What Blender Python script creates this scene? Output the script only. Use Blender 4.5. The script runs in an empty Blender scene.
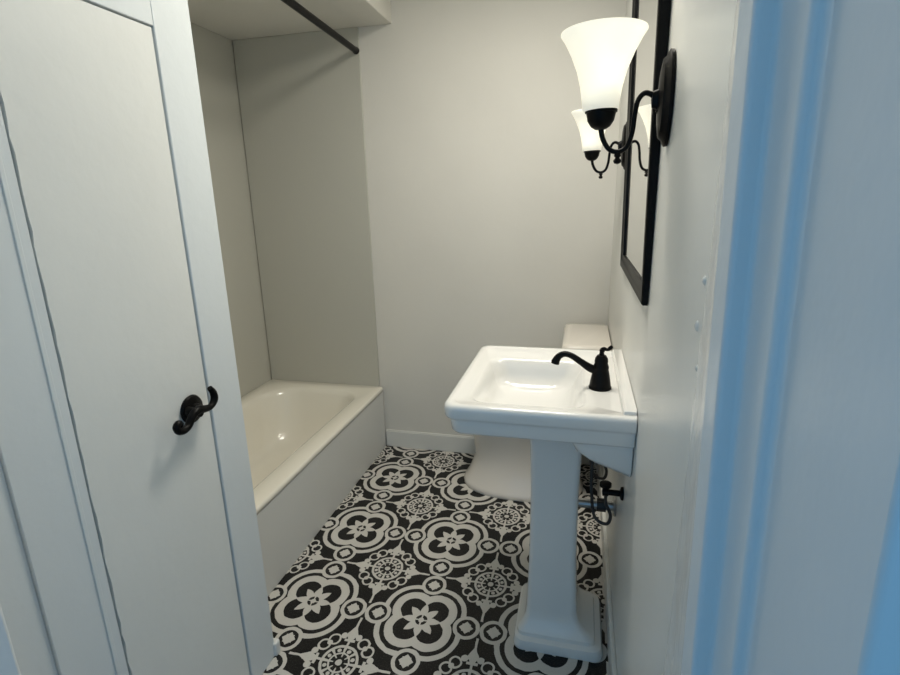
import bpy, bmesh, math, random
from mathutils import Vector, Matrix
random.seed(7)
S = bpy.context.scene
COL = S.collection
PI = math.pi

# ------------------------------------------------------------------ camera
cam_d = bpy.data.cameras.new('camera')
cam = bpy.data.objects.new('camera', cam_d)
COL.objects.link(cam)
cam_d.sensor_width = 36.0
cam_d.lens = 521.46 / 900 * 36
cam_d.clip_start = 0.02
R_ = Vector((0.9710748, 0.23771143, -0.02251685))
U_ = Vector((-0.04023497, 0.25585512, 0.96587748))
W_ = Vector((-0.23536116, 0.93703332, -0.25801877))
m = Matrix((R_, U_, -W_)).transposed().to_4x4()
m.translation = Vector((0, 0, 1.42))
cam.matrix_world = m
S.camera = cam

# ------------------------------------------------------------------ light
S.view_settings.view_transform = 'Standard'
S.view_settings.look = 'None'
S.view_settings.gamma = 1
S.view_settings.use_curve_mapping = False
S.view_settings.exposure = 0.0
world = bpy.data.worlds.new('sky')
S.world = world
world.use_nodes = True
bg = world.node_tree.nodes['Background']
bg.inputs['Color'].default_value = (0.25, 0.60, 1.0, 1)
bg.inputs['Strength'].default_value = 0.75

FILL_W = 18.2      # added ceiling lamp, main fill of the room
BULB_W = 0.042      # bulbs in the two wall sconces


def light(name, kind, loc, power, color, size=0.05, rot=(0, 0, 0)):
    d = bpy.data.lights.new(name, kind)
    d.energy = power
    d.color = color
    if kind == 'AREA':
        d.shape = 'DISK'
        d.size = size
    else:
        d.shadow_soft_size = size
    o = bpy.data.objects.new(name, d)
    o.location = loc
    o.rotation_euler = rot
    COL.objects.link(o)
    return o


light('added_fill_light', 'AREA', (-0.24, 1.58, 2.42), FILL_W, (1.0, 0.955, 0.85), 0.5)  # added fill from overhead, since the sconces alone leave the walls dark


# ------------------------------------------------------------------ node helpers
class X:
    """tiny expression builder on Math nodes"""
    nt = None

    def __init__(s, v):
        s.v = v

    @staticmethod
    def op(kind, *a, clamp=False):
        n = X.nt.nodes.new('ShaderNodeMath')
        n.operation = kind
        n.use_clamp = clamp
        for i, q in enumerate(a):
            q = q.v if isinstance(q, X) else q
            if isinstance(q, (int, float)):
                n.inputs[i].default_value = q
            else:
                X.nt.links.new(q, n.inputs[i])
        return X(n.outputs[0])

    def __add__(s, o): return X.op('ADD', s, o)
    def __sub__(s, o): return X.op('SUBTRACT', s, o)
    def __rsub__(s, o): return X.op('SUBTRACT', o, s)
    def __mul__(s, o): return X.op('MULTIPLY', s, o)
    def __truediv__(s, o): return X.op('DIVIDE', s, o)
    def lt(s, o): return X.op('LESS_THAN', s, o)
    def gt(s, o): return X.op('GREATER_THAN', s, o)
    def abs(s): return X.op('ABSOLUTE', s)
    def max(s, o): return X.op('MAXIMUM', s, o)
    def min(s, o): return X.op('MINIMUM', s, o)


def dist(x, y, cx=0.0, cy=0.0):
    a, b = x - cx, y - cy
    return X.op('SQRT', a * a + b * b)


def mat(name, color, rough=0.5, metal=0.0, bump=0.0, bscale=30.0, coat=0.0, vary=0.0, vscale=3.0, spec=0.5,
        bstretch=(1, 1, 1)):
    m = bpy.data.materials.new(name)
    m.use_nodes = True
    nt = m.node_tree
    b = nt.nodes['Principled BSDF']
    b.inputs['Base Color'].default_value = (*color, 1)
    b.inputs['Roughness'].default_value = rough
    b.inputs['Metallic'].default_value = metal
    b.inputs['Coat Weight'].default_value = coat
    b.inputs['Specular IOR Level'].default_value = spec
    geo = nt.nodes.new('ShaderNodeNewGeometry')
    mp = nt.nodes.new('ShaderNodeMapping')
    mp.inputs['Scale'].default_value = bstretch
    nt.links.new(geo.outputs['Position'], mp.inputs['Vector'])
    if vary:
        n = nt.nodes.new('ShaderNodeTexNoise')
        n.inputs['Scale'].default_value = vscale
        n.inputs['Detail'].default_value = 4
        nt.links.new(geo.outputs['Position'], n.inputs['Vector'])
        r = nt.nodes.new('ShaderNodeValToRGB')
        r.color_ramp.elements[0].position = 0.3
        r.color_ramp.elements[1].position = 0.7
        r.color_ramp.elements[0].color = (*[c * (1 - vary) for c in color], 1)
        r.color_ramp.elements[1].color = (*[min(1, c * (1 + vary * .5)) for c in color], 1)
        nt.links.new(n.outputs['Fac'], r.inputs['Fac'])
        nt.links.new(r.outputs['Color'], b.inputs['Base Color'])
    if bump:
        n = nt.nodes.new('ShaderNodeTexNoise')
        n.inputs['Scale'].default_value = bscale
        n.inputs['Detail'].default_value = 3
        nt.links.new(mp.outputs['Vector'], n.inputs['Vector'])
        bp = nt.nodes.new('ShaderNodeBump')
        bp.inputs['Strength'].default_value = bump
        bp.inputs['Distance'].default_value = 0.01
        nt.links.new(n.outputs['Fac'], bp.inputs['Height'])
        nt.links.new(bp.outputs['Normal'], b.inputs['Normal'])
    return m


WALL = mat('warm_white_wall_paint', (0.72, 0.70, 0.645), 0.6, bump=0.12, bscale=14, vary=0.04, vscale=2)
RWALL = mat('semi_gloss_wall_paint', (0.76, 0.76, 0.72), 0.32, bump=0.10, bscale=9, vary=0.03, vscale=4)
CEIL = mat('ceiling_paint', (0.74, 0.72, 0.66), 0.7, bump=0.1)
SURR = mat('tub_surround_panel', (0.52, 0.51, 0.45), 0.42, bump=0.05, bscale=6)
TRIM = mat('glossy_trim_paint', (0.70, 0.74, 0.75), 0.35, bump=0.10, bscale=25)
DOORP = mat('off_white_door_paint', (0.76, 0.77, 0.74), 0.42, bump=0.12, bscale=18, vary=0.03)
ROUGHTRIM = mat('thick_uneven_trim_paint', (0.76, 0.76, 0.73), 0.25, bump=0.6, bscale=22, bstretch=(1, 1, .35))
TUBM = mat('cream_enamel', (0.84, 0.80, 0.70), 0.18, coat=0.3)
APRON = mat('white_enamel_apron', (0.68, 0.68, 0.65), 0.3, bump=0.05)
PORC = mat('white_porcelain', (0.83, 0.82, 0.79), 0.12, coat=0.4)
TOILM = mat('ivory_porcelain', (0.80, 0.75, 0.68), 0.2, coat=0.2)
SEATM = mat('white_plastic_seat', (0.8, 0.78, 0.74), 0.3)
BLACK = mat('oil_rubbed_black_metal', (0.003, 0.0028, 0.0028), 0.38, spec=0.13)
FRAMEM = mat('black_wood_frame', (0.003, 0.003, 0.003), 0.4, spec=0.12)
CHROME = mat('chrome', (0.42, 0.43, 0.44), 0.3, metal=1.0)
RUBBER = mat('dark_braided_hose', (0.03, 0.028, 0.028), 0.5)
MIRROR = mat('mirror_glass', (0.88, 0.89, 0.88), 0.02, metal=1.0)
CAULK = mat('white_caulk', (0.78, 0.78, 0.76), 0.5, bump=0.2)
HALLF = mat('hall_wood_floor', (0.18, 0.11, 0.06), 0.4, bump=0.1, vary=0.2)
DARK = mat('dark_gap', (0.02, 0.02, 0.02), 0.9)


def glass_shade_material():
    m = bpy.data.materials.new('frosted_white_glass')
    m.use_nodes = True
    nt = m.node_tree
    for n in list(nt.nodes):
        nt.nodes.remove(n)
    out = nt.nodes.new('ShaderNodeOutputMaterial')
    tr = nt.nodes.new('ShaderNodeBsdfTranslucent')
    tr.inputs['Color'].default_value = (0.95, 0.93, 0.86, 1)
    df = nt.nodes.new('ShaderNodeBsdfDiffuse')
    df.inputs['Color'].default_value = (0.9, 0.9, 0.86, 1)
    em = nt.nodes.new('ShaderNodeEmission')
    em.inputs['Color'].default_value = (1.0, 0.98, 0.90, 1)
    em.inputs['Strength'].default_value = 0.20
    # alabaster mottling of the glass
    ns = nt.nodes.new('ShaderNodeTexNoise')
    ns.inputs['Scale'].default_value = 22
    geo = nt.nodes.new('ShaderNodeNewGeometry')
    nt.links.new(geo.outputs['Position'], ns.inputs['Vector'])
    rp = nt.nodes.new('ShaderNodeValToRGB')
    rp.color_ramp.elements[0].color = (0.78, 0.78, 0.72, 1)
    rp.color_ramp.elements[1].color = (0.98, 0.96, 0.9, 1)
    nt.links.new(ns.outputs['Fac'], rp.inputs['Fac'])
    nt.links.new(rp.outputs['Color'], tr.inputs['Color'])
    mx = nt.nodes.new('ShaderNodeMixShader')
    mx.inputs[0].default_value = 0.5
    nt.links.new(tr.outputs[0], mx.inputs[1])
    nt.links.new(df.outputs[0], mx.inputs[2])
    ad = nt.nodes.new('ShaderNodeAddShader')
    nt.links.new(mx.outputs[0], ad.inputs[0])
    nt.links.new(em.outputs[0], ad.inputs[1])
    nt.links.new(ad.outputs[0], out.inputs['Surface'])
    return m


GLASS = glass_shade_material()


def lamp_material(name, strength, color):
    m = bpy.data.materials.new(name)
    m.use_nodes = True
    b = m.node_tree.nodes['Principled BSDF']
    b.inputs['Base Color'].default_value = (0.8, 0.8, 0.78, 1)
    b.inputs['Emission Color'].default_value = (*color, 1)
    b.inputs['Emission Strength'].default_value = strength
    return m


BULBM = lamp_material('lit_bulb', 1.5, (1, .93, .8))
DIFFM = lamp_material('added_lamp_diffuser', 1.5, (1, .93, .83))  # glowing cover of the added ceiling lamp


def floor_material():
    """black and white encaustic pattern: quatrefoil flowers, loops, medallions and lilies"""
    m = bpy.data.materials.new('patterned_cement_tile')
    m.use_nodes = True
    nt = m.node_tree
    X.nt = nt
    b = nt.nodes['Principled BSDF']
    geo = nt.nodes.new('ShaderNodeNewGeometry')
    sp = nt.nodes.new('ShaderNodeSeparateXYZ')
    nt.links.new(geo.outputs['Position'], sp.inputs[0])
    # slight hand made wobble of the print
    wob = nt.nodes.new('ShaderNodeTexNoise')
    wob.inputs['Scale'].default_value = 40
    nt.links.new(geo.outputs['Position'], wob.inputs['Vector'])
    w = (X(wob.outputs['Fac']) - 0.5) * 0.012
    px, py = 0.4150, 0.4465
    u = X.op('FRACT', (X(sp.outputs[0]) + 0.4864 + px * 20.5) / px) - 0.5
    v = X.op('FRACT', (X(sp.outputs[1]) - 1.430 + py * 20.5) / py) - 0.5
    u, v = u + w, v + w
    au, av = u.abs(), v.abs()
    a, c = au.max(av), au.min(av)          # folded to one octant, a >= c
    # quatrefoil bands
    q = dist(a, c, 0.100, 0.100)
    rr = dist(au, av)
    white = q.lt(0.262)
    line = q.lt(0.218) * q.gt(0.181)
    inner = q.lt(0.110).max((a.lt(0.10)) * (c.lt(0.10)))
    white = white * (1.0 - line) * (1.0 - inner)
    # eight pointed flower
    ang = X.op('ARCTAN2', v, u)
    pet = 1.0 - X.op('PINGPONG', ang / (PI / 8), 1.0)
    star = rr.lt(pet * 0.078 + 0.088)
    ring = (rr.lt(0.050)) * (rr.gt(0.024)) * (c.gt(0.006))
    white = white.max(star) * (1.0 - ring)
    # loops on the axes
    l = dist(a, c, 0.388, 0.0)
    white = white * (1.0 - l.lt(0.082))
    white = white.max(l.lt(0.112) * l.gt(0.080))
    dia = ((a - 0.385).abs() + c).lt(0.060)
    dia2 = ((a - 0.385).abs().max(c)).lt(0.036)
    white = white.max(dia).max(dia2)
    # corner medallion: du, dv measured from the corner
    du, dv = 0.5 - au, 0.5 - av
    e, f = du.max(dv), du.min(dv)
    r2 = dist(du, dv)
    ang2 = X.op('ARCTAN2', dv, du)
    med = r2.lt(0.150) * r2.gt(0.128)
    sp8 = X.op('PINGPONG', ang2 / (PI / 8), 1.0)
    spoke = (sp8.lt(0.24)) * r2.lt(0.13) * r2.gt(0.045)
    med2 = r2.lt(0.086) * r2.gt(0.072)
    dot = dist(e, f, 0.098, 0.040).lt(0.016)
    ctr = r2.lt(0.026)
    white = white.max(med).max(med2).max(spoke).max(dot).max(ctr)
    # lilies along the medallion axes
    leaf = ((e - 0.255).abs() * 0.50 + f).lt(0.046)
    side = dist(e, f, 0.232, 0.062).lt(0.028)
    stem = (f.lt(0.010)) * (e.gt(0.14)) * (e.lt(0.42))
    bar = ((e - 0.195).abs().lt(0.012)) * (f.lt(0.045))
    white = white.max(leaf).max(side).max(stem).max(bar)
    # thin scroll arcs linking the lilies
    arc = dist(e, f, 0.185, 0.125)
    scroll = (arc.lt(0.052) * arc.gt(0.036)) * (r2.gt(0.14))
    curl = dist(e, f, 0.150, 0.150).lt(0.022)
    white = white.max(scroll * q.gt(0.275)).max(curl)
    white = X.op('ADD', white, 0.0, clamp=True)
    ns = nt.nodes.new('ShaderNodeTexNoise')
    ns.inputs['Scale'].default_value = 220
    nt.links.new(geo.outputs['Position'], ns.inputs['Vector'])
    mix = nt.nodes.new('ShaderNodeMix')
    mix.data_type = 'RGBA'
    mix.inputs[6].default_value = (0.007, 0.0065, 0.0065, 1)
    mix.inputs[7].default_value = (0.63, 0.605, 0.56, 1)
    nt.links.new(white.v, mix.inputs[0])
    # worn speckle
    mix2 = nt.nodes.new('ShaderNodeMix')
    mix2.data_type = 'RGBA'
    mix2.inputs[7].default_value = (0.25, 0.24, 0.22, 1)
    wear = (X(ns.outputs['Fac']) - 0.5) * 0.6
    nt.links.new(X.op('ADD', wear, 0.0, clamp=True).v, mix2.inputs[0])
    nt.links.new(mix.outputs[2], mix2.inputs[6])
    nt.links.new(mix2.outputs[2], b.inputs['Base Color'])
    b.inputs['Roughness'].default_value = 0.42
    b.inputs['Specular IOR Level'].default_value = 0.25
    return m


TILE = floor_material()


# ------------------------------------------------------------------ mesh helpers
def link(name, bm, material, parent=None, smooth=True, bevel=0.0, seg=2, angle=35, sub=0):
    bmesh.ops.remove_doubles(bm, verts=bm.verts, dist=1e-6)
    bmesh.ops.recalc_face_normals(bm, faces=bm.faces)
    me = bpy.data.meshes.new(name)
    bm.to_mesh(me)
    bm.free()
    o = bpy.data.objects.new(name, me)
    COL.objects.link(o)
    me.materials.append(material)
    if smooth:
        for p in me.polygons:
            p.use_smooth = True
        me.set_sharp_from_angle(angle=math.radians(angle))
    if bevel:
        md = o.modifiers.new('bevel', 'BEVEL')
        md.width = bevel
        md.segments = seg
        md.limit_method = 'ANGLE'
        md.angle_limit = math.radians(40)
    if sub:
        md = o.modifiers.new('sub', 'SUBSURF')
        md.levels = md.render_levels = sub
    if parent:
        o.parent = parent
        p = parent
        off = Vector((0, 0, 0))
        while p:
            off += p.location
            p = p.parent
        o.location = -off            # meshes are written in world coordinates
    return o


def thing(name, loc, label=None, cat=None, group=None, kind=None):
    o = bpy.data.objects.new(name, None)
    o.empty_display_size = 0.05
    o.location = loc
    COL.objects.link(o)
    tag(o, label, cat, group, kind)
    return o


def tag(o, label=None, cat=None, group=None, kind=None):
    if label: o['label'] = label
    if cat: o['category'] = cat
    if group: o['group'] = group
    if kind: o['kind'] = kind
    return o


def box(bm, x0, x1, y0, y1, z0, z1):
    vs = [bm.verts.new((x, y, z)) for z in (z0, z1) for y in (y0, y1) for x in (x0, x1)]
    for f in ((0, 1, 3, 2), (4, 6, 7, 5), (0, 4, 5, 1), (1, 5, 7, 3), (3, 7, 6, 2), (2, 6, 4, 0)):
        bm.faces.new([vs[i] for i in f])
    return bm


def boxes(*bs):
    bm = bmesh.new()
    for b in bs:
        box(bm, *b)
    return bm


def prism(pts, z0, z1, lean=0.0):
    """horizontal outline pts [(x,y)] raised from z0 to z1; lean shifts x with height"""
    bm = bmesh.new()
    lo = [bm.verts.new((x - lean * (z0 - 1.3), y, z0)) for x, y in pts]
    hi = [bm.verts.new((x - lean * (z1 - 1.3), y, z1)) for x, y in pts]
    bm.faces.new(lo[::-1])
    bm.faces.new(hi)
    n = len(pts)
    for i in range(n):
        bm.faces.new((lo[i], lo[(i + 1) % n], hi[(i + 1) % n], hi[i]))
    return bm


def loft(rings, cap0=True, cap1=True, bm=None):
    bm = bm or bmesh.new()
    vr = [[bm.verts.new(p) for p in r] for r in rings]
    n = len(vr[0])
    for a, b in zip(vr, vr[1:]):
        for i in range(n):
            bm.faces.new((a[i], a[(i + 1) % n], b[(i + 1) % n], b[i]))
    if cap0: bm.faces.new(vr[0][::-1])
    if cap1: bm.faces.new(vr[-1])
    return bm


def rr(x0, x1, y0, y1, r, z, seg=6):
    """rounded rectangle ring; r one radius or four (x1y0, x1y1, x0y1, x0y0)"""
    rs = r if isinstance(r, (tuple, list)) else (r,) * 4
    out = []
    for (cx, cy, sx, sy, a0), q in zip(((x1, y0, -1, 1, -PI / 2), (x1, y1, -1, -1, 0), (x0, y1, 1, -1, PI / 2),
                                        (x0, y0, 1, 1, PI)), rs):
        ox, oy = cx + sx * q, cy + sy * q
        for k in range(seg + 1):
            t = a0 + PI / 2 * k / seg
            out.append((ox + q * math.cos(t), oy + q * math.sin(t), z))
    return out


def ell(cx, cy, rx, ry, z, n=32, egg=0.0):
    out = []
    for k in range(n):
        t = 2 * PI * k / n
        out.append((cx + rx * math.cos(t), cy + ry * math.sin(t) * (1 + egg * math.cos(t)), z))
    return out


def lathe(prof, c, n=32, bm=None, axis='Z', cap=(True, True), sy=1.0):
    rings = []
    for r, h in prof:
        ring = []
        for k in range(n):
            t = 2 * PI * k / n
            if axis == 'Z':
                ring.append((c[0] + r * math.cos(t), c[1] + r * math.sin(t), c[2] + h))
            elif axis == 'X':
                ring.append((c[0] + h, c[1] + r * math.cos(t) * sy, c[2] + r * math.sin(t)))
            else:
                ring.append((c[0] + r * math.cos(t), c[1] + h, c[2] + r * math.sin(t)))
        rings.append(ring)
    return loft(rings, cap[0], cap[1], bm)


def spline(pts, per=8):
    """Catmull-Rom through pts (x,y,z,r)"""
    P = [Vector(p) for p in pts]
    P = [P[0] * 2 - P[1]] + P + [P[-1] * 2 - P[-2]]
    out = []
    for i in range(1, len(P) - 2):
        a, b, c, d = P[i - 1:i + 3]
        for k in range(per):
            t = k / per
            out.append(0.5 * ((2 * b) + (c - a) * t + (2 * a - 5 * b + 4 * c - d) * t * t + (3 * b - a - 3 * c + d) * t ** 3))
    out.append(P[-2])
    return out


def tube(pts, n=12, per=8, bm=None, flat=None):
    """swept round tube; pts (x,y,z,r)"""
    pts = [Vector((*p,)) if len(p) == 4 else Vector((*p, 0.01)) for p in pts]
    sp = spline(pts, per) if per > 1 else pts
    pos = [Vector(p[:3]) for p in sp]
    rad = [p[3] for p in sp]
    up = None
    rings = []
    for i, p in enumerate(pos):
        t = (pos[min(i + 1, len(pos) - 1)] - pos[max(i - 1, 0)]).normalized()
        if up is None:
            up = Vector((0, 0, 1)) if abs(t.z) < 0.9 else Vector((0, 1, 0))
        up = (up - t * up.dot(t)).normalized()
        s = t.cross(up)
        fl = flat or 1.0
        rings.append([tuple(p + up * (rad[i] * math.cos(2 * PI * k / n)) + s * (rad[i] * fl * math.sin(2 * PI * k / n)))
                      for k in range(n)])
    return loft(rings, True, True, bm)


def copy_tree(o, parent=None):
    c = o.copy()
    COL.objects.link(c)
    if parent:
        c.parent = parent
    for ch in list(o.children):
        copy_tree(ch, c)
    return c


# ------------------------------------------------------------------ structure
XR, YB, XA, ZC, ZS = 0.1522, 2.676, -1.803, 2.50, 2.238
XC = -0.907


def struct(name, bm, material, parent=None, **k):
    o = link(name, bm, material, parent, **k)
    if not parent: o['kind'] = 'structure'
    return o


bm = bmesh.new()
box(bm, -1.9, 0.26, 0.40, 2.78, -0.05, 0.0)
struct('floor', bm, TILE, smooth=False)
struct('floor_hall', boxes((-2.2, 1.6, -1.6, 0.40, -0.055, -0.002)), HALLF, smooth=False)
struct('wall_right', boxes((XR, XR + 0.1, 0.54, 2.776, 0, ZC)), RWALL, smooth=False)
struct('wall_back', boxes((-1.9, XR, YB, YB + 0.1, 0, ZC)), WALL, smooth=False)
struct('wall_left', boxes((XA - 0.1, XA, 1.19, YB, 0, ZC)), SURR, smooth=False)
struct('ceiling', boxes((-1.9, 0.26, 0.2, 2.78, ZC, ZC + 0.08)), CEIL, smooth=False)
struct('ceiling_hall', boxes((-2.2, 1.6, -1.6, 0.2, ZC, ZC + 0.08)), CEIL, smooth=False)
# dropped soffit above the bathtub
struct('ceiling_soffit', boxes((XA, -0.925, 1.19, YB, ZS, ZC)), CEIL, bevel=0.004)
# tub surround panels: end wall (with a thin front edge) and long wall
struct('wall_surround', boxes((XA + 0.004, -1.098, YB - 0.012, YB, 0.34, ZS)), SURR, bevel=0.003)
# closet block on the left with its door opening
struct('wall_closet', boxes((-1.8, XC - 0.06, 0.40, 1.185, 0, ZC), (XC - 0.06, XC - 0.010, 0.40, 0.579, 0, ZC), (XC - 0.06, XC - 0.012, 0.579, 1.185, 1.905, ZC)), TRIM, smooth=False)

# wall with the doorway the camera stands in
LEAN = 0.020
jamb_r = [(0.130, 0.2266), (0.130, 0.357), (0.1217, 0.361), (0.1217, 0.4105), (0.1065, 0.4125), (0.106, 0.452),
          (0.130, 0.455), (0.130, 0.535), (0.60, 0.535), (0.60, 0.2266)]
struct('wall_front', prism([(0.16, 0.235), (0.16, 0.532), (1.6, 0.532), (1.6, 0.235)], 0, ZC), WALL, smooth=False)
struct('wall_front_left', prism([(-0.76, 0.235), (-2.2, 0.235), (-2.2, 0.40), (-0.76, 0.40)], 0, ZC), WALL, smooth=False)
struct('wall_front_header', boxes((-0.76, 0.16, 0.235, 0.40, 2.12, ZC)), WALL, smooth=False)
struct('trim_1', prism([(x if x < 0.5 else 0.158, y) for x, y in jamb_r], 0, 2.12, LEAN), TRIM, bevel=0.004, seg=3)
jamb_l = [(-0.725, 0.2266), (-0.725, 0.375), (-0.706, 0.378), (-0.706, 0.402), (-0.712, 0.407),
          (-0.758, 0.407), (-0.758, 0.2266)]
struct('trim_2', prism(jamb_l[::-1], 0, 2.12, 0), TRIM, bevel=0.002)
struct('trim_3', boxes((-0.722, 0.10, 0.2266, 0.40, 2.085, 2.119)), TRIM, bevel=0.002)
# uneven, thickly painted strip where the right wall meets the door frame
bm = bmesh.new()
prof = [(0.1535, 0.690), (0.1480, 0.672), (0.1465, 0.655), (0.1475, 0.640), (0.1440, 0.620), (0.1400, 0.600),
        (0.1390, 0.570), (0.1400, 0.540)]
rows = []
N = 90
for i in range(N + 1):
    z = 2.49 * i / N
    row = []
    for j, (x, y) in enumerate(prof):
        jj = 0 if j in (0, len(prof) - 1) else 1
        row.append(bm.verts.new((x + jj * random.uniform(-.0007, .0007) + (0 if j else 0),
                                 y + random.uniform(-.0025, .0025) * jj + 0.02 * (1.3 - z) * (j < 3) * 0.8, z)))
    rows.append(row)
for i in range(N):
    for j in range(len(prof) - 1):
        bm.faces.new((rows[i][j], rows[i][j + 1], rows[i + 1][j + 1], rows[i + 1][j]))
bk = [[bm.verts.new((0.156, y, z)) for y in (0.54, 0.690 + 0.016 * (1.3 - z))] for z in (0, 2.49)]
o = struct('trim_4', bm, ROUGHTRIM, angle=80)

# baseboards
struct('baseboard_back', boxes((-1.073, XR - 0.001, YB - 0.014, YB, 0, 0.098), (-1.073, XR - 0.001, YB - 0.011, YB, 0.098, 0.104)),
       RWALL, bevel=0.003)
struct('baseboard_right', boxes((XR - 0.014, XR, 0.70, YB - 0.015, 0, 0.098)), RWALL, bevel=0.003)
# light patch of filler on the back wall

# ------------------------------------------------------------------ closet front (left)
Y0d, Y1d, ZTd = 0.7105, 1.0675, 1.790
# casing: right, left and head; the left one carries a narrow bead
struct('trim_5', boxes((XC - 0.058, XC, Y1d + 0.001, 1.190, 0, 1.905)), TRIM, bevel=0.003)
struct('trim_6', boxes((XC - 0.058, XC - 0.0035, 0.580, Y0d - 0.004, 0, 1.905),
                       (XC - 0.005, XC - 0.0008, 0.679, 0.688, 0, 1.905)), TRIM, bevel=0.0015)
# head casing, slightly out of square like the photographed one
bm = bmesh.new()
v = [(Y0d - 0.0035, ZTd + 0.001), (Y1d + 0.001, ZTd + 0.001), (Y1d + 0.001, 1.905), (Y0d - 0.0035, 1.905)]
a_ = [bm.verts.new((XC - 0.0005, y, z)) for y, z in v]
b_ = [bm.verts.new((XC - 0.058, y, z)) for y, z in v]
bm.faces.new(a_); bm.faces.new(b_[::-1])
for i in range(4):
    bm.faces.new((a_[i], b_[i], b_[(i + 1) % 4], a_[(i + 1) % 4]))
struct('trim_7', bm, TRIM, bevel=0.002)
# caulk at the foot of the right casing
struct('trim_8', boxes((XC - 0.022, XC + 0.010, 1.182, 1.208, 0.0, 0.050)), CAULK, bevel=0.006, seg=3)

door = thing('door_1', (XC - 0.02, Y1d - .18, 0.0), kind='structure')
bm = bmesh.new()
ed, NJ = [], 70                      # chipped paint along the hinge edge
jj = [random.choice((0, 0, 0, .0012, -.0012, .002)) for _ in range(NJ + 1)]
ed = [(Y0d + jj[i], 0.01 + (ZTd - 0.013) * i / NJ) for i in range(NJ + 1)] + [(Y1d - .005, ZTd - .003), (Y1d - .005, .01)]
fa_ = [bm.verts.new((XC - 0.0030, y, z)) for y, z in ed]
ba_ = [bm.verts.new((XC - 0.040, y, z)) for y, z in ed]
bm.faces.new(fa_); bm.faces.new(ba_[::-1])
for i in range(len(ed)):
    k = (i + 1) % len(ed)
    bm.faces.new((fa_[i], ba_[i], ba_[k], fa_[k]))
link('panel', bm, DOORP, door, smooth=False)
hd = bpy.data.objects.new('door_handle', None)
hd.location = Vector((XC - 0.01, 0.993, 0.935)) - door.location
hd.parent = door
hd['label'] = 'black wave lever handle'
COL.objects.link(hd)
hx = XC - 0.0030
link('rosette', lathe([(0.0, 0.0), (0.034, 0.0), (0.036, 0.004), (0.033, 0.009), (0.024, 0.013), (0.016, 0.015), (0.013, 0.03), (0.0, 0.03)],
                      (hx, 1.000, 0.936), 32, axis='X'), BLACK, hd)
lx = -0.868
pts = [(lx, 0.918, 0.938, .0050), (lx, 0.926, 0.946, .0055), (lx, 0.935, 0.941, .006), (lx, 0.933, 0.930, .006), (lx, 0.921, 0.924, .0065), (lx, 0.909, 0.931, .0065),
       (lx, 0.907, 0.943, .0065), ]
scroll = [(lx, 0.918, 0.934, .0075), (lx, 0.911, 0.940, .008), (lx, 0.904, 0.934, .0085), (lx, 0.909, 0.923, .009),
          (lx, 0.924, 0.918, .009), (lx, 0.940, 0.923, .009), (lx, 0.957, 0.940, .0095), (lx, 0.977, 0.946, .0105),
          (lx, 1.000, 0.940, .009), (lx, 1.020, 0.938, .008), (lx, 1.036, 0.950, .009), (lx, 1.036, 0.968, .0085),
          (lx, 1.026, 0.984, .0065)]
link('lever', tube(scroll, 14, 8), BLACK, hd, angle=60)
link('lever_neck', lathe([(0.0, 0.0), (0.012, 0.0), (0.011, 0.036), (0.0, 0.036)], (hx + 0.012, 0.978, 0.940), 20, axis='X'), BLACK, hd)

# ------------------------------------------------------------------ bathtub
ZT = 0.376
XT = -1.074
ty0, ty1 = 1.19, YB - 0.013
tub = thing('bathtub', (-1.43, 1.9, 0), 'cream enamel alcove bathtub with plain white apron behind the closet', 'bathtub')
bm = bmesh.new()
ox0, ox1 = XA + 0.003, XT
R0 = 0.012
rings = [rr(ox0, ox1 - .012, ty0, ty1, .008, ZT - 0.030, 10), rr(ox0, ox1, ty0, ty1, .010, ZT - 0.026, 10),
         rr(ox0, ox1 + 0.001, ty0, ty1, .010, ZT - 0.010, 10),
         rr(ox0, ox1 - 0.002, ty0, ty1, .010, ZT - 0.003, 10), rr(ox0 + .004, ox1 - 0.008, ty0 + .004, ty1 - .004, .010, ZT, 10),
         rr(ox0 + .07, ox1 - .088, ty0 + .09, ty1 - .078, (.13, .13, .19, .19), ZT - 0.004, 10),
         rr(ox0 + .083, ox1 - .101, ty0 + .105, ty1 - .092, (.13, .13, .19, .19), ZT - 0.011, 10),
         rr(ox0 + .092, ox1 - .111, ty0 + .12, ty1 - .104, (.13, .13, .19, .19), ZT - 0.035, 10),
         rr(ox0 + .115, ox1 - .128, ty0 + .15, ty1 - .145, (.13, .13, .18, .18), ZT - 0.15, 10),
         rr(ox0 + .14, ox1 - .135, ty0 + .19, ty1 - .20, (.12, .12, .16, .16), ZT - 0.25, 10),
         rr(ox0 + .165, ox1 - .16, ty0 + .24, ty1 - .26, (.11, .11, .14, .14), ZT - 0.295, 10),
         rr(ox0 + .21, ox1 - .205, ty0 + .30, ty1 - .33, (.09, .09, .11, .11), ZT - 0.31, 10)]
loft(rings, False, True, bm)
link('basin', bm, TUBM, tub, angle=70)
link('apron', boxes((XT - 0.03, XT - 0.003, ty0, ty1, 0.0, ZT - 0.028)), APRON, tub, bevel=0.003)
dr = link('drain', lathe([(0.0, 0.004), (0.02, 0.004), (0.027, 0.002), (0.028, 0.0)], (-1.43, ty0 + .37, ZT - 0.311), 24), CHROME, tub)
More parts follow.
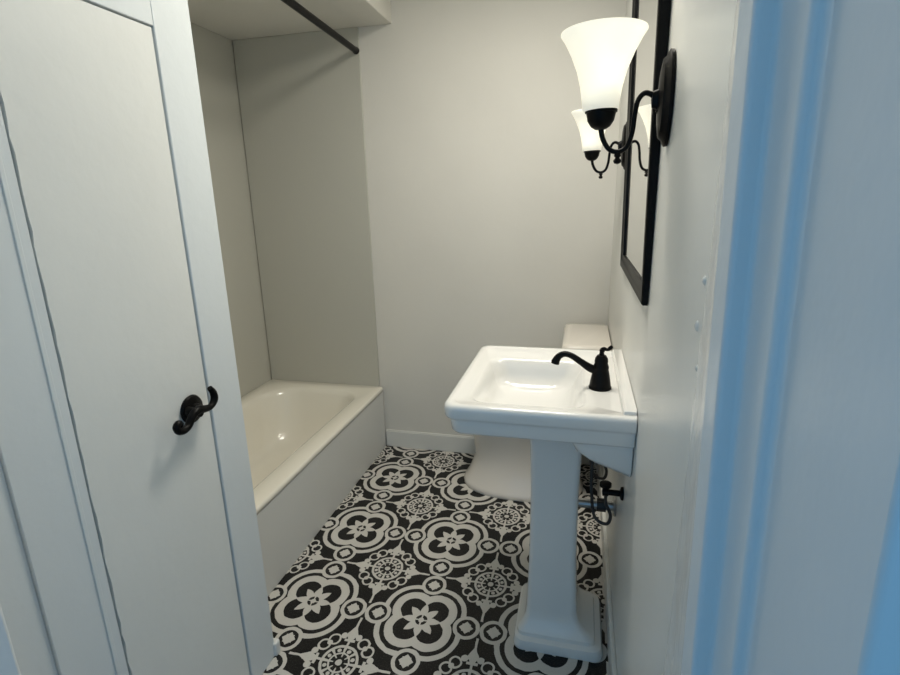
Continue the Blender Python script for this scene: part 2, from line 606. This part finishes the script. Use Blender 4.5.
# shower curtain rod
rx, rz = -1.085, 2.108
rod = thing('shower_curtain_rod', (rx, YB - .02, rz), 'straight black shower curtain rod fixed below the soffit', 'curtain rod')
ra, rb = (-1.112, YB - 0.0125, 2.133), (-1.010, 1.186, 2.115)     # tension rod, set slightly skew
link('tube', tube([(*ra, .0145), (*rb, .0145)], 18, 1), BLACK, rod)
link('wall_flange', lathe([(0.0, 0.0), (0.0165, 0.0), (0.0165, -0.010), (0.0, -0.012)], ra, 24, axis='Y'), BLACK, rod)
link('wall_flange', lathe([(0.0, 0.0), (0.0165, 0.0), (0.0165, 0.010), (0.0, 0.012)], rb, 24, axis='Y'), BLACK, rod)

# ------------------------------------------------------------------ pedestal sink
XW = XR - 0.0015
sink = thing('pedestal_sink', (-0.025, 1.52, 0), 'white rectangular pedestal sink with stepped rim against the right wall', 'sink')
sx, sy0, sy1, sz = -0.335, 1.2226, 1.812, 0.900
bm = bmesh.new()
r4 = (.012, .012, .045, .045)


def oring(i, z, r=None):
    return rr(sx + i, XW, sy0 + i, sy1 - i, r or (.006, .006, .034, .034), z, 8)


rings = [rr(sx + .090, -.012, sy0 + .083, sy1 - .154, .045, sz - .088, 8), oring(.040, sz - .088), oring(.020, sz - .086), oring(.016, sz - .080), oring(.013, sz - .050), oring(.012, sz - .044),
         oring(.004, sz - .040), oring(.001, sz - .034), oring(.000, sz - .014), oring(.002, sz - .005), oring(.008, sz - .000),
         oring(.024, sz - .0005), oring(.028, sz - .005)]
loft(rings, False, False, bm)
# deck and bowl
q0 = rr(sx + .028, XW, sy0 + .028, sy1 - .028, (.006, .006, .034, .034), sz - .005, 8)
bowl = [q0,
        rr(sx + .052, .034, sy0 + .052, sy1 - .125, .045, sz - .006, 8),
        rr(sx + .062, .026, sy0 + .062, sy1 - .134, .045, sz - .010, 8),
        rr(sx + .068, .020, sy0 + .068, sy1 - .139, .045, sz - .020, 8)]
for k in range(1, 11):                       # walls curving into the bowl floor
    t = k / 10
    i = .012 + .020 * t + .080 * t ** 3
    d = .020 + .084 * math.sin(t * PI / 2) ** .8
    bowl.append(rr(sx + .060 + i, .026 - i - .03 * t, sy0 + .060 + i, sy1 - .131 - i, max(.02, .045 + .01 * t), sz - d, 8))
i = .16
bowl.append(rr(sx + .060 + i, .026 - i - .03 * t, sy0 + .060 + i, sy1 - .131 - i, .012, sz - .107, 8))
# centre bowl in depth like the photographed one
loft(bowl, False, True, bm)
link('basin', bm, PORC, sink, angle=75)
link('back_ledge', loft([rr(.118, XW, sy0 + .020, sy1 - .02, .004, sz - .006), rr(.120, XW, sy0 + .022, sy1 - .022, .004, sz + .008),
                         rr(.124, XW, sy0 + .026, sy1 - .026, .004, sz + .011)]), PORC, sink, angle=40)
us = loft([rr(.050, XW, 1.40, 1.64, .02, .752), rr(.030, XW, 1.275, 1.75, (.006, .006, .03, .03), .760),
           rr(.010, XW, 1.264, 1.77, (.006, .006, .03, .03), .775),
           rr(-.004, XW, 1.260, 1.772, (.006, .006, .04, .04), .798), rr(-.008, XW, 1.258, 1.772, (.006, .006, .04, .04), .816)])
for v_ in us.verts:                      # the underside drops towards the wall
    if v_.co.z < .79: v_.co.z -= .37 * max(0, v_.co.x - .03)
link('underside', us, PORC, sink, angle=50)
cx, cyy = -.046, 1.518


def col(hx_, hy_, z, r=.022, ox=0):
    return rr(cx + ox - hx_, cx + ox + hx_, cyy - hy_, cyy + hy_, r, z, 6)


link('pedestal', loft([col(.141, .136, 0, .03, .026), col(.142, .137, .012, .03, .026), col(.137, .132, .032, .03, .024),
                       col(.124, .119, .040, .026, .019), col(.122, .117, .052, .026, .017), col(.111, .108, .062, .024, .013), col(.095, .100, .078, .022, .008),
                       col(.084, .092, .098, .02, .004), col(.080, .088, .125, .02, .002), col(.073, .084, .32, .018),
                       col(.072, .084, .55, .018), col(.076, .090, .70, .018), col(.080, .096, .742, .018), col(.080, .096, .782, .018)]),
     PORC, sink, angle=30)
link('drain', lathe([(0.0, 0.003), (0.016, 0.003), (0.021, 0.0), (0.021, -.004)], (-.126, 1.482, sz - .1055), 20), CHROME, sink)
# tap
fx, fy, fz = 0.070, 1.440, sz - .0055
fa = bpy.data.objects.new('faucet', None)
fa.parent = sink
fa.location = Vector((fx, fy, fz)) - sink.location
fa['label'] = 'matte black single lever faucet'
COL.objects.link(fa)
link('body', lathe([(0.0, 0), (.031, 0), (.0315, .004), (.029, .008), (.0285, .014), (.026, .030), (.023, .046), (.0205, .056), (.0215, .060),
                    (.0205, .066), (.0175, .074), (.0185, .079), (.017, .088), (.012, .096), (.0, .098)], (fx, fy, fz), 36), BLACK, fa, angle=35)
link('spout', tube([(fx - .008, fy, fz + .050, .012), (fx - .03, fy, fz + .058, .0115), (fx - .055, fy, fz + .074, .0095), (fx - .080, fy, fz + .090, .0085),
                    (fx - .100, fy, fz + .095, .0085), (fx - .116, fy, fz + .087, .0095), (fx - .124, fy, fz + .073, .0115),
                    (fx - .126, fy, fz + .066, .012)], 16, 6), BLACK, fa, angle=60)
link('lever', tube([(fx, fy, fz + .092, .0085), (fx, fy, fz + .104, .0062), (fx + .001, fy, fz + .110, .0075), (fx + .006, fy - .004, fz + .116, .0055),
                    (fx + .014, fy - .006, fz + .114, .004), (fx + .021, fy - .008, fz + .120, .0055), (fx + .026, fy - .008, fz + .126, .004)], 12, 5), BLACK, fa, angle=60)
# waste trap and supply below the bowl
tr = thing('waste_trap', (0.06, 1.52, 0.45), 'chrome waste pipe running into the wall behind the sink pedestal', 'pipe')
link('pipe', tube([(-.06, 1.640, .56, .016), (-.06, 1.640, .46, .016), (-.052, 1.640, .415, .016), (-.03, 1.640, .400, .016),
                   (.05, 1.640, .400, .016), (XW - .002, 1.640, .400, .016)], 16, 5), CHROME, tr)
link('slip_nut', lathe([(.016, 0), (.023, 0), (.023, .030), (.016, .030)], (.090, 1.640, .400), 8, axis='X'), RUBBER, tr)
link('wall_flange', lathe([(.0, 0), (.034, 0), (.030, -.008), (.0, -.012)], (XW, 1.640, .400), 24, axis='X'), CHROME, tr)
for i, (yy, lab) in enumerate(((1.43, 'black shut-off valve with curved hose under the sink, nearer one'),
                               (1.70, 'black shut-off valve with curved hose under the sink, farther one'))):
    vv = thing('water_valve', (0.14, yy, 0.57), lab, 'valve', 'water valves under the sink')
    link('valve_body', lathe([(.0, 0), (.020, 0), (.019, -.006), (.009, -.010), (.009, -.040), (.012, -.042), (.012, -.058), (.0, -.060)], (XW, yy, .575), 16, axis='X'), BLACK, vv)
    link('valve_knob', lathe([(.0, 0), (.006, .0), (.006, .012), (.017, .014), (.017, .024), (.0, .026)], (XW - .05, yy, .580), 12, axis='Z'), BLACK, vv)
    link('hose', tube([(XW - .048, yy, .572, .005), (XW - .046, yy + .006, .535, .005), (XW - .030, yy + .012, .49, .005), (XW - .040, yy + .02, .455, .005),
                       (XW - .075, yy + .03, .47, .005), (XW - .088, yy + .03, .56, .005), (XW - .090, yy + .03, .66, .005),
                       (XW - .090, yy + .03, .725, .005)], 10, 6), RUBBER, vv)

# ------------------------------------------------------------------ toilet (behind the sink, facing left)
tc = 2.42
toilet = thing('toilet', (-0.2, tc, 0), 'ivory two-piece toilet behind the sink, partly hidden', 'toilet')


def bring(x0, x1, hw, z, n=36, p=2.4):
    out = []
    mx, hx_ = (x0 + x1) / 2, (x1 - x0) / 2
    for k in range(n):
        t = 2 * PI * k / n
        c, s = math.cos(t), math.sin(t)
        out.append((mx + hx_ * math.copysign(abs(c) ** (2 / p), c), tc + hw * math.copysign(abs(s) ** (2 / p), s), z))
    return out


link('bowl', loft([bring(-.540, .06, .186, 0), bring(-.543, .062, .189, .014), bring(-.535, .05, .180, .03), bring(-.515, .04, .160, .06),
                   bring(-.480, .03, .138, .16), bring(-.490, .03, .145, .24), bring(-.500, .03, .160, .31), bring(-.525, .03, .18, .365),
                   bring(-.530, .03, .184, .385), bring(-.525, .03, .18, .392), bring(-.48, -.14, .13, .390, p=2), bring(-.45, -.17, .10, .33, p=2),
                   bring(-.38, -.22, .05, .22, p=2)]), TOILM, toilet, angle=60)
link('seat', loft([bring(-.535, -.07, .188, .393, p=2.2), bring(-.538, -.07, .190, .402, p=2.2), bring(-.530, -.075, .184, .412, p=2.2)]), SEATM, toilet, angle=50)
link('lid', loft([bring(-.532, -.075, .186, .4125, p=2.2), bring(-.535, -.073, .188, .422, p=2.2), bring(-.52, -.08, .178, .432, p=2.2)]), SEATM, toilet, angle=50)
tx0, tx1 = -.052, XW - .004
link('tank', loft([rr(tx0 + .02, tx1, tc - .185, tc + .185, .02, .393), rr(tx0 + .015, tx1, tc - .195, tc + .195, .03, .42),
                   rr(tx0 + .006, tx1, tc - .205, tc + .205, .03, .755), rr(tx0 + .010, tx1 - .002, tc - .200, tc + .200, .03, .760)]), TOILM, toilet, angle=50)
link('tank_lid', loft([rr(tx0 - .004, tx1 + .002, tc - .213, tc + .213, .03, .7605), rr(tx0 - .008, tx1 + .002, tc - .217, tc + .217, .03, .768),
                       rr(tx0 - .008, tx1 + .002, tc - .217, tc + .217, .03, .785), rr(tx0 - .001, tx1, tc - .210, tc + .210, .03, .795),
                       rr(tx0 + .015, tx1 - .01, tc - .19, tc + .19, .03, .798)]), TOILM, toilet, angle=50)
link('flush_lever', tube([(tx0 + .006, tc - .15, .70, .006), (tx0 - .012, tc - .15, .70, .006), (tx0 - .016, tc - .14, .698, .006), (tx0 - .016, tc - .08, .692, .006)], 10, 4), CHROME, toilet)

# ------------------------------------------------------------------ mirror
XM = 0.137
my0, my1, mz0, mz1 = 1.205, 1.900, 1.180, 2.10
mir = thing('wall_mirror', (XR, 1.55, mz0), 'tall rectangular wall mirror in thin black frame above the sink', 'mirror')
bm = bmesh.new()
fw = .042
xs = [(0, XW), (0, XM + .003), (.003, XM), (.020, XM), (.026, XM + .003), (fw, XM + .005), (fw, XM + .011)]
loops = []
for i, x in xs:
    loops.append([(x, my0 + i, mz0 + i), (x, my1 - i, mz0 + i), (x, my1 - i, mz1 - i), (x, my0 + i, mz1 - i)])
loft(loops, False, False, bm)
for v_ in bm.verts:                  # hangs leaning slightly forward
    if v_.co.x < XW - .0001: v_.co.x -= .014 * (v_.co.z - mz0)
link('frame', bm, FRAMEM, mir, angle=30)
gb = boxes((XM + .0095, XW, my0 + .035, my1 - .035, mz0 + .035, mz1 - .035))
for v_ in gb.verts:
    v_.co.x -= .014 * (v_.co.z - mz0)
link('glass', gb, MIRROR, mir, smooth=False)


# ------------------------------------------------------------------ sconces
def make_sconce(y):
    t = thing('wall_sconce', (XR, y, 1.59), None, 'wall lamp', 'wall sconces beside the mirror')
    link('backplate', lathe([(0.0, 0), (.083, 0), (.084, -.006), (.078, -.010), (.074, -.011), (.068, -.017), (.050, -.020), (.018, -.022), (.014, -.032), (0, -.034)],
                            (XW, y, 1.588), 40, axis='X', sy=.50), BLACK, t, angle=40)
    link('arm', tube([(.128, y, 1.588, .0052), (.116, y, 1.598, .0050), (.104, y, 1.600, .0048), (.094, y, 1.588, .0046), (.090, y, 1.565, .0046),
                      (.087, y, 1.532, .0046), (.079, y, 1.508, .0046), (.063, y, 1.499, .0046), (.046, y, 1.505, .0046), (.034, y, 1.524, .0048),
                      (.029, y, 1.545, .0052)], 12, 8), BLACK, t, angle=60)
    link('finial', lathe([(0, 0), (.006, .002), (.008, .007), (.004, .012), (.007, .016), (.005, .022), (0, .024)], (.063, y, 1.476), 14), BLACK, t)
    link('finial', lathe([(0, 0), (.005, .002), (.008, .008), (.005, .013), (.0, .016)], (.134, y, 1.560), 14), BLACK, t)
    cxs = .0285
    link('socket_cup', lathe([(0, 0), (.010, .001), (.018, .006), (.0245, .016), (.0275, .030), (.030, .031), (.030, .036), (.026, .036), (0, .034)],
                             (cxs, y, 1.540), 28), BLACK, t, angle=40)
    prof = [(.026, .0), (.033, .004), (.035, .020), (.039, .045), (.046, .072), (.0575, .100), (.069, .122), (.0775, .135), (.077, .1375),
            (.074, .136), (.0655, .122), (.0545, .100), (.0435, .072), (.0365, .045), (.0325, .022), (.028, .008)]
    sh = link('shade', lathe(prof, (cxs - .002, y, 1.5725), 40, cap=(False, False)), GLASS, t, angle=60)
    bl = link('bulb', lathe([(0, 0), (.010, .0), (.011, .018), (.019, .034), (.021, .046), (.017, .060), (.008, .068), (0, .070)], (cxs, y, 1.576), 20), BULBM, t)
    return t


s1 = make_sconce(1.110)
s1['label'] = 'black wall sconce with bell glass shade nearest the camera, on near side of mirror'
s2 = copy_tree(s1)
s2.location.y = 2.080
s2['label'] = 'smaller-looking black wall sconce beyond the mirror, nearest the back wall'
for yy in (1.110, 2.080):
    light('sconce_bulb_light', 'POINT', (.0265, yy, 1.676), BULB_W, (1.0, 0.94, 0.82), 0.018)

# unseen ceiling lamp, added above the frame to brighten the room
cl = thing('added_fill_lamp', (-.24, 1.58, ZC), 'unseen flush round ceiling lamp added to brighten the room', 'ceiling lamp')
link('base', lathe([(0, 0), (.17, 0), (.17, -.02), (.0, -.02)], (-.24, 1.58, ZC), 40), BLACK, cl)
link('diffuser', lathe([(.16, -.021), (.16, -.045), (.14, -.06), (.08, -.07), (0, -.072)], (-.24, 1.58, ZC), 40), DIFFM, cl)

# painted-over screws on the right wall next to the door frame
for i, (y, z, r, lab) in enumerate(((.700, 1.314, .0042, 'glossy white painted-over screw head, upper mark on the right wall'),
                                    (.716, 1.252, .0050, 'grey painted-over screw head, middle mark on the right wall'),
                                    (.690, 1.203, .0035, 'faint painted-over screw head, lowest mark on the right wall'))):
    o = link('screw_head', lathe([(r * 1.5, 0), (r * 1.2, -.0015), (r * .6, -.003), (0, -.0032)], (XR, y, z), 16, axis='X'), ROUGHTRIM)
    tag(o, lab, 'screw', 'painted screws on the right wall')
